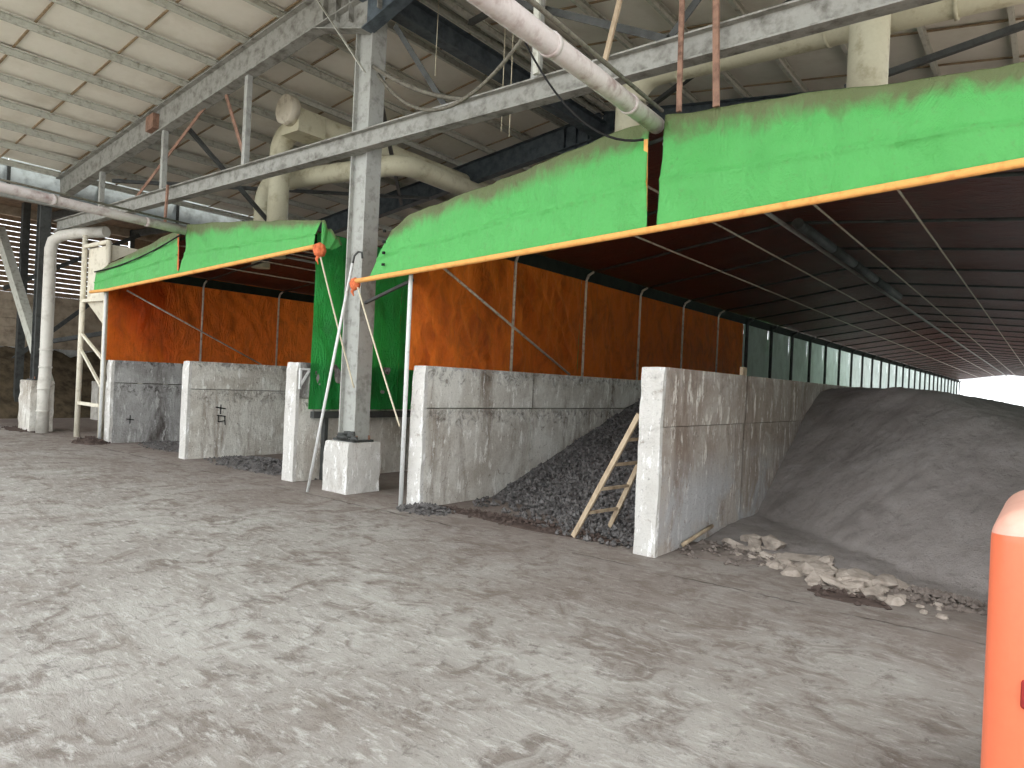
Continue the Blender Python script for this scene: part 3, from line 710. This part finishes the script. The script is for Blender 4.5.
for k in range(9000):
    x = rnd.uniform(-2.93, -.04); y = .1 + 7.4 * rnd.random() ** 1.35
    h = gr_h(x, y)
    if h < .0:
        if rnd.random() < .8 or h < -.18: continue
        h = 0.005
    s = rnd.uniform(.02, .05)
    a = [Vector((rnd.uniform(.6, 1.2) * s * sx, rnd.uniform(.6, 1.2) * s * sy, rnd.uniform(.5, 1.1) * s * sz)) for sx, sy, sz in ((1, 0, 0), (0, 1, 0), (-1, 0, 0), (0, -1, 0), (0, 0, 1), (0, 0, -1))]
    q = Matrix.Rotation(rnd.uniform(0, 6.28), 3, 'Z') @ Matrix.Rotation(rnd.uniform(-.7, .7), 3, 'X')
    bse = len(m.v); m.v += [tuple(q @ p + Vector((x, y, h + s * .4))) for p in a]
    for i in range(4):
        j = (i + 1) % 4; m.f.append((bse + i, bse + j, bse + 4)); m.f.append((bse + j, bse + i, bse + 5)); m.sm += [False, False]
tag(m.build('granule_heap', 'granule', None, False), 'heap of black charcoal granules behind the ladder', 'heap', None, 'stuff')
# dark spills in the left shed bays and by the wall foot
def spill(name, cx, cy, rx, ry, hh, mat, label, seed, lumps=0, cat='spill'):
    m = MB()
    def f(u, v):
        a = 2 * math.pi * u; e = 1 + .28 * fbm(math.cos(a) * 1.5 + seed, math.sin(a) * 1.5) + .1 * fbm(math.cos(a) * 5 + seed, math.sin(a) * 5)
        r = v * e; z = hh * (1 - v ** 2) * (.75 + .5 * fbm(cx + r * math.cos(a) * 3, r * math.sin(a) * 3, seed)) + .003 if v < 1 else -.004
        return (cx + rx * r * math.cos(a), cy + ry * r * math.sin(a), z)
    m.grid(f, 40, 10)
    rn = random.Random(int(seed * 10))
    for k in range(lumps):
        a, r = rn.uniform(0, 6.28), rn.random() ** .7 * 1.15; x, y = cx + rx * r * math.cos(a), cy + ry * r * math.sin(a)
        s = rn.uniform(.012, .035); z = hh * max(0, 1 - r * r) + s * .3
        bse = len(m.v); m.v += [(x + s, y, z), (x, y + s * .8, z), (x - s * .9, y, z), (x, y - s, z), (x, y, z + s * .8), (x, y, z - s)]
        for i in range(4):
            j = (i + 1) % 4; m.f.append((bse + i, bse + j, bse + 4)); m.f.append((bse + j, bse + i, bse + 5)); m.sm += [False, False]
    return tag(m.build(name, mat, None, False), label, cat, 'dust and granule spills', 'stuff')
spill('granule_spill', -7.3, .6, 1.5, .5, .13, 'granule', 'dark granule spill before the right bay of the left shed', 2.3, 500)
spill('granule_spill', -10.6, .9, 1.3, .6, .10, 'granule', 'dark granule spill in the left bay of the left shed', 4.1, 250)
spill('granule_spill', -2.85, -.02, .35, .28, .06, 'granule', 'small dark spill at the foot of the pale wall end', 6.7, 150)
spill('granule_spill', -1.6, .3, 1.3, .22, .03, 'spill', 'thin brown dust spill before the black granule heap', 7.9, 250)
spill('ground_patch', 1.93, .02, .3, .15, .02, 'spill', 'thin dark brown patch below the pale caked slabs', 8.8, 30)  # thin dark brown mound under the slabs
spill('ground_patch', 2.5, .5, .38, .2, .06, 'clod_dark', 'dark crumbly dust patch at the foot of the ash heap', 9.9, 260)
spill('ground_patch', .62, .75, .5, .42, .05, 'clod_dark', 'grey dust fan beside the near brown wall', 12.2, 120)
spill('ground_patch', -15.9, -.3, .9, .4, .05, 'spill', 'dark dust around the far left plinth', 14.2, 60)
spill('ground_patch', -12.35, -.25, .45, .3, .12, 'spill', 'dark dirt lump at the foot of the left shed corner', 15.2, 60)

# caked slabs and clods, each one its own
clod_me = []
for k in range(9):
    bm = bmesh.new(); rq = random.Random(50 + k)
    for q in range(22):
        d_ = Vector((rq.gauss(0, 1), rq.gauss(0, 1), rq.gauss(0, .8))).normalized() * rq.uniform(.75, 1.1)
        bm.verts.new((d_.x, d_.y, max(-.45, min(.6, d_.z))))
    hull = bmesh.ops.convex_hull(bm, input=bm.verts)
    bmesh.ops.delete(bm, geom=[g for g in hull['geom_interior'] if isinstance(g, bmesh.types.BMVert)], context='VERTS')
    bmesh.ops.subdivide_edges(bm, edges=list(bm.edges), cuts=1, use_grid_fill=True)
    for vv in bm.verts: vv.co *= 1 + .12 * fbm(vv.co.x * 2.5 + k * 5, vv.co.y * 2.5, vv.co.z * 2.5)
    me = bpy.data.meshes.new('clod'); bm.to_mesh(me); bm.free(); me.materials.append(M['clod']); clod_me.append(me)
rn = random.Random(11)
big = [(.95, 1.25, .17, .13, .15, 'tallest upright grey clod at the foot of the ash heap'), (.72, 1.3, .13, .12, .12, 'rounded grey clod beside the tallest clod'),
       (1.3, .95, .24, .13, .07, 'broad pale caked slab tilted against the ash heap'), (1.55, .62, .27, .2, .08, 'largest pale caked slab in the middle of the rubble'),
       (1.9, .55, .2, .16, .1, 'cracked pale caked slab right of the largest slab'), (1.75, .35, .2, .1, .05, 'low pale caked slab above the thin dark patch'), (2.1, .62, .17, .14, .1, 'lumpy pale clod near the right end of the rubble')]
for k, (x, y, sx, sy, sz, lb) in enumerate(big):
    o = link('clod', clod_me[k % 7]); o.location = (x, y, sz * .38); o.scale = (sx, sy, sz); o.rotation_euler = (rn.uniform(-.15, .15), rn.uniform(-.15, .15), rn.uniform(0, 6)); tag(o, lb, 'clod', 'caked ash clods')
for k in range(150):
    u = rn.random(); x = .55 + 2.1 * u; y = lerp_tab([(.5, 1.05), (1.0, .85), (1.5, .55), (2.0, .4), (2.7, .5)], x) + rn.gauss(0, .16)
    s = rn.uniform(.02, .1) * (1 if x < 2.3 else .6)
    o = link('clod', clod_me[rn.randrange(9)]); o.location = (x, y, max(ash_h(x, y), 0) + s * .15); o.scale = (s * rn.uniform(.8, 1.5), s, s * rn.uniform(.5, .9)); o.rotation_euler = (rn.uniform(-.4, .4), rn.uniform(-.4, .4), rn.uniform(0, 6))
    wh = 'beside the near brown wall' if x < 1.1 else ('among the large caked slabs' if x < 1.95 else 'at the right end of the rubble')
    tag(o, 'small pale clod %s before the ash heap' % wh, 'clod', 'small clods ' + wh)

# ------------------------------------------------------------------ far left: hopper, downpipe, lean-to
t = thing('hopper', 'cream steel hopper on legs left of the left green canopy', 'hopper', (-13.3, .6, 0))
hx0, hx1, hy0, hy1 = -13.75, -12.5, .0, 1.3
for x, y in ((hx0, hy0), (hx1, hy0), (hx0, hy1), (hx1, hy1)):
    m = MB(); m.tube([(x, y, .0), (x, y, 4.45 if x == hx0 and y == hy0 else 4.2)], .055, 10); m.build('leg', 'cream', t)
m = MB(); m.prism([(hx0 + .06, hy0 + .06, 3.0), (hx1 - .06, hy0 + .06, 3.0), (hx1 - .06, hy1 - .06, 3.0), (hx0 + .06, hy1 - .06, 3.0)], [(hx0 + .06, hy0 + .06, 4.15), (hx1 - .06, hy0 + .06, 4.15), (hx1 - .06, hy1 - .06, 4.15), (hx0 + .06, hy1 - .06, 4.15)]); m.build('bin', 'cream', t)
cx, cy = -12.75, .65
m = MB(); m.prism([(cx - .15, cy - .15, 1.95), (cx + .15, cy - .15, 1.95), (cx + .15, cy + .15, 1.95), (cx - .15, cy + .15, 1.95)], [(hx0 + .06, hy0 + .06, 2.99), (hx1 - .06, hy0 + .06, 2.99), (hx1 - .06, hy1 - .06, 2.99), (hx0 + .06, hy1 - .06, 2.99)]); m.build('funnel', 'cream', t)
for z in (4.2, 3.0, .75):
    m = MB(); m.beam((hx0, hy0, z), (hx1, hy0, z), .06, .07); m.build('crossbar', 'cream', t)
for a, c2 in (((hx0, hy0, 2.3), (hx1, hy0, 1.7)), ((hx0, hy0, 1.95), (hx1, hy0, 1.1))):
    m = MB(); m.beam(a, c2, .05, .05); m.build('stay', 'cream', t)
m = MB(); m.beam((hx0, hy0 - .03, 4.2), (hx0, hy0 - .03, 3.0), .02, .05, (0, 1, 0)); m.build('rib', 'cream', t)
t = thing('downpipe', 'pale grey downpipe with offset bend beside the far left plinth', 'pipe', (-15.2, -.5, 0))
m = MB(); m.tube([(-14.9, -.3, .0), (-14.9, -.3, .95), (-14.93, -.3, 1.05), (-15.0, -.26, 1.25), (-15.02, -.25, 1.38), (-15.02, -.25, 4.2), (-14.97, -.22, 4.4), (-14.8, -.12, 4.52), (-14.3, .1, 4.58), (-13.7, .4, 4.6)], .125, 14); m.build('pipe_run', 'downpipe', t)
for z in (.5, 1.0, 1.5, 1.9):
    m = MB(); x, y = (-14.9, -.3) if z < 1.1 else (-15.02, -.25); m.tube([(x, y, z - .02), (x, y, z + .02)], .137, 14); m.build('collar', 'downpipe', t)
m = MB(); m.beam((-16.0, .15, 1.0), (-20.6, .25, 5.3), .2, .3); tag(m.build('raking_strut', 'steel_lite'), 'pale raking strut slanting to the far left column', 'strut')
m = MB(); m.beam((-20.2, .75, .0), (-20.2, .75, 6.15), .18, .18, (0, 1, 0)); tag(m.build('lean_to_post', 'steel_dark'), 'dark post behind the raking strut at the left edge', 'post')
for a, c2, lb in (((-21.5, .9, 1.6), (-20.8, 4.2, 4.9), 'dark diagonal brace before the louvred wall, steeper one'), ((-19.5, 1.2, 2.2), (-17.0, 3.8, 3.0), 'dark low brace behind the hopper leg'), ((-21.0, .5, 3.7), (-20.5, 4.0, 5.9), 'dark diagonal brace high before the louvred wall')):
    m = MB(); m.beam(a, c2, .12, .12); tag(m.build('wall_brace', 'steel_dark'), lb, 'brace', 'braces of the lean-to')
# eave sheets (wall band above the lean-to opening)
wl = MB(); wl.box(-15.52, -15.5, Y0, Y1, 5.42, 5.46)
wl = struct('wall_left', wl, 'steel', 'pale blue sheet band below the left eave')
for k in range(12):
    y = Y0 + 1.9 * k; m = MB(); m.box(-15.51, -15.48, y + .01, y + 1.89, 5.46, RT(EX0) + .29); m.build('panel', 'eave', wl)
    m = MB(); m.box(-15.47, -15.42, y - .03, y + .03, 5.3, RT(EX0) + .1); m.build('stud', 'steel_dark', wl)
# louvred lean-to wall
lw = MB(); lw.box(-22.2, -22.05, -6, 1.62, 2.05, 3.72); lw = struct('wall_side', lw, 'board', 'louvred outer wall of the lean-to at far left')
m = MB(); m.box(-22.2, -22.05, 1.98, 15, 2.05, 3.72); m.build('lower_board', 'board', lw)
m = MB(); m.box(-22.25, -22.0, -6, 1.62, 0, 2.05); m.build('base_wall', 'conc_grey', lw)
m = MB(); m.box(-22.25, -22.0, 1.98, 15, 0, 1.25); m.build('base_wall', 'conc_grey', lw)
m = MB(); m.box(-22.25, -22.0, 1.98, 15, 1.25, 2.05); m.build('base_wall', 'conc_grey', lw)
for k in range(6):
    m = MB(); z = 2.12 + .27 * k; m.box(-22.04, -22.015, 2.0, 15, z, z + .25); m.build('plank', 'board', lw)
    m = MB(); m.box(-22.04, -22.015, -6, 1.6, z, z + .25); m.build('plank', 'board', lw)
for k in range(15):
    for ya, yb, hh in ((-6, 1.74, .138), (1.86, 4.34, .14), (4.46, 15, .152)):
        z = 3.80 + .155 * k; m = MB(); m.beam((-22.1, ya, z), (-22.1, yb, z), .02, hh, (.35, 0, 1)); m.build('slat', 'slat', lw)
m = MB(); m.box(-22.2, -22.05, -6, 15, 6.05, 6.4); m.build('top_board', 'board', lw)
for y in (-4, -1, 1.8, 4.4, 7, 10, 13):
    m = MB(); m.box(-22.0, -21.9, y - .06, y + .06, 0, 6.3); m.build('stud', 'steel_dark', lw)
m = MB(); m.prism([(-22.6, -6.5, 6.35), (-15.5, -6.5, 6.05), (-15.5, 15.6, 6.05), (-22.6, 15.6, 6.35)], [(-22.6, -6.5, 6.4), (-15.5, -6.5, 6.1), (-15.5, 15.6, 6.1), (-22.6, 15.6, 6.4)])
lc = struct('ceiling', m, 'slat', 'dark low roof of the lean-to at far left')
for y in (-4, -1, 1.8, 4.4, 7, 10, 13):
    m = MB(); m.beam((-22.5, y, 6.2), (-15.6, y, 5.92), .12, .2); m.build('joist', 'steel_dark', lc)
def soil(u, v):
    y = -6 + 20 * u; x = -21.98 + 2.3 * v
    return (x, y, max(0, (2.0 + .3 * fbm(y * .6, 3)) * (1 - v ** 1.2) + .12 * fbm(x * 2, y * 2) * (1 - v)) - (.02 if v == 1 else 0))
m = MB(); m.grid(soil, 90, 14); tag(m.build('soil_heap', 'soil', None, False), 'brown soil heap banked against the far left wall', 'heap', None, 'stuff')
m = MB(); m.box(-19.2, -13.9, 2.3, 2.5, 0, 1.12); tag(m.build('low_wall', 'conc_light'), 'low whitish wall behind the hopper legs', 'wall')
# back end wall above the shed roofs
bw = MB(); bw.prism([(EX0, Y1, 4.5), (EX1, Y1, 4.5), (EX1, Y1, RT(EX1) + .2), (XC, Y1, RT(XC) + .2), (EX0, Y1, RT(EX0) + .2)], [(EX0, Y1 + .05, 4.5), (EX1, Y1 + .05, 4.5), (EX1, Y1 + .05, RT(EX1) + .2), (XC, Y1 + .05, RT(XC) + .2), (EX0, Y1 + .05, RT(EX0) + .2)])
struct('wall_back', bw, 'slat', 'sheeted gable wall above the sheds at the back of the hall')

# ------------------------------------------------------------------ orange machine at the right edge
t = thing('loader', 'orange rounded machine body with a highlight painted into its pale top at the right edge', 'machine', (3.7, -2.9, 0))
def rbox(x0, x1, y0, y1, z0, z1, r, name, mat, topmat=None):
    bm = bmesh.new(); bmesh.ops.create_cube(bm, size=1)
    for vv in bm.verts: vv.co = ((x0 + x1) / 2 + vv.co.x * (x1 - x0), (y0 + y1) / 2 + vv.co.y * (y1 - y0), (z0 + z1) / 2 + vv.co.z * (z1 - z0))
    bmesh.ops.bevel(bm, geom=[e for e in bm.edges], offset=r, segments=6, profile=.5, affect='EDGES')
    me = bpy.data.meshes.new(name); bm.to_mesh(me); bm.free(); me.materials.append(M[mat])
    for p in me.polygons: p.use_smooth = True
    return link(name, me, t, None)
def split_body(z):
    for nm, mt, inner, outer in (('body', 'machine', False, True), ('hood', 'machine_highlight', True, False)):  # upper part gets the painted highlight colour
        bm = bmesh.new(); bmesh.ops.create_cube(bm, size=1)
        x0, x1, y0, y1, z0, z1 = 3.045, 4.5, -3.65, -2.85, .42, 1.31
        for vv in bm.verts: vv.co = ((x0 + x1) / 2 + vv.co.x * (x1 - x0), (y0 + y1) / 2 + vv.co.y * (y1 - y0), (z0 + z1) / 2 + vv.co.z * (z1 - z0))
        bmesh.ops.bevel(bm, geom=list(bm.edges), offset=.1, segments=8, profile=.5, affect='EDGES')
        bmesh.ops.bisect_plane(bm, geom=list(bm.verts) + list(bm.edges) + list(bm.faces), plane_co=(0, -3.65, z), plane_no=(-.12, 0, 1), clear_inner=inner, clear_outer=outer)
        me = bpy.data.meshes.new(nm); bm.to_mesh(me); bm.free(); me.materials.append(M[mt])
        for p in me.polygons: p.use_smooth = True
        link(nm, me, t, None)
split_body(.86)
rbox(3.15, 4.4, -3.55, -2.0, .3, .5, .03, 'chassis', 'steel_dark')
rbox(3.16, 4.4, -2.86, -1.95, .48, .9, .05, 'rear_deck', 'machine')
rbox(3.135, 3.22, -3.665, -3.62, .76, .84, .01, 'latch', 'latch')
for (x, y) in ((3.3, -3.2), (3.3, -2.3), (4.25, -3.2), (4.25, -2.3)):
    m = MB(); m.tube([(x - .1, y, .3), (x - .085, y, .3), (x + .085, y, .3), (x + .1, y, .3)], .3, 24, True, [.24, .3, .3, .24]); m.build('wheel', 'black', t)
m = MB(); m.tube([(3.25, -2.3, .88), (3.25, -2.3, 1.36)], .015, 8); m.build('blue_part_stem', 'steel_dark', t)
rbox(3.1, 3.32, -2.34, -2.24, 1.345, 1.41, .02, 'blue_part', 'blue')  # pale blue part of unknown use on a plain stem
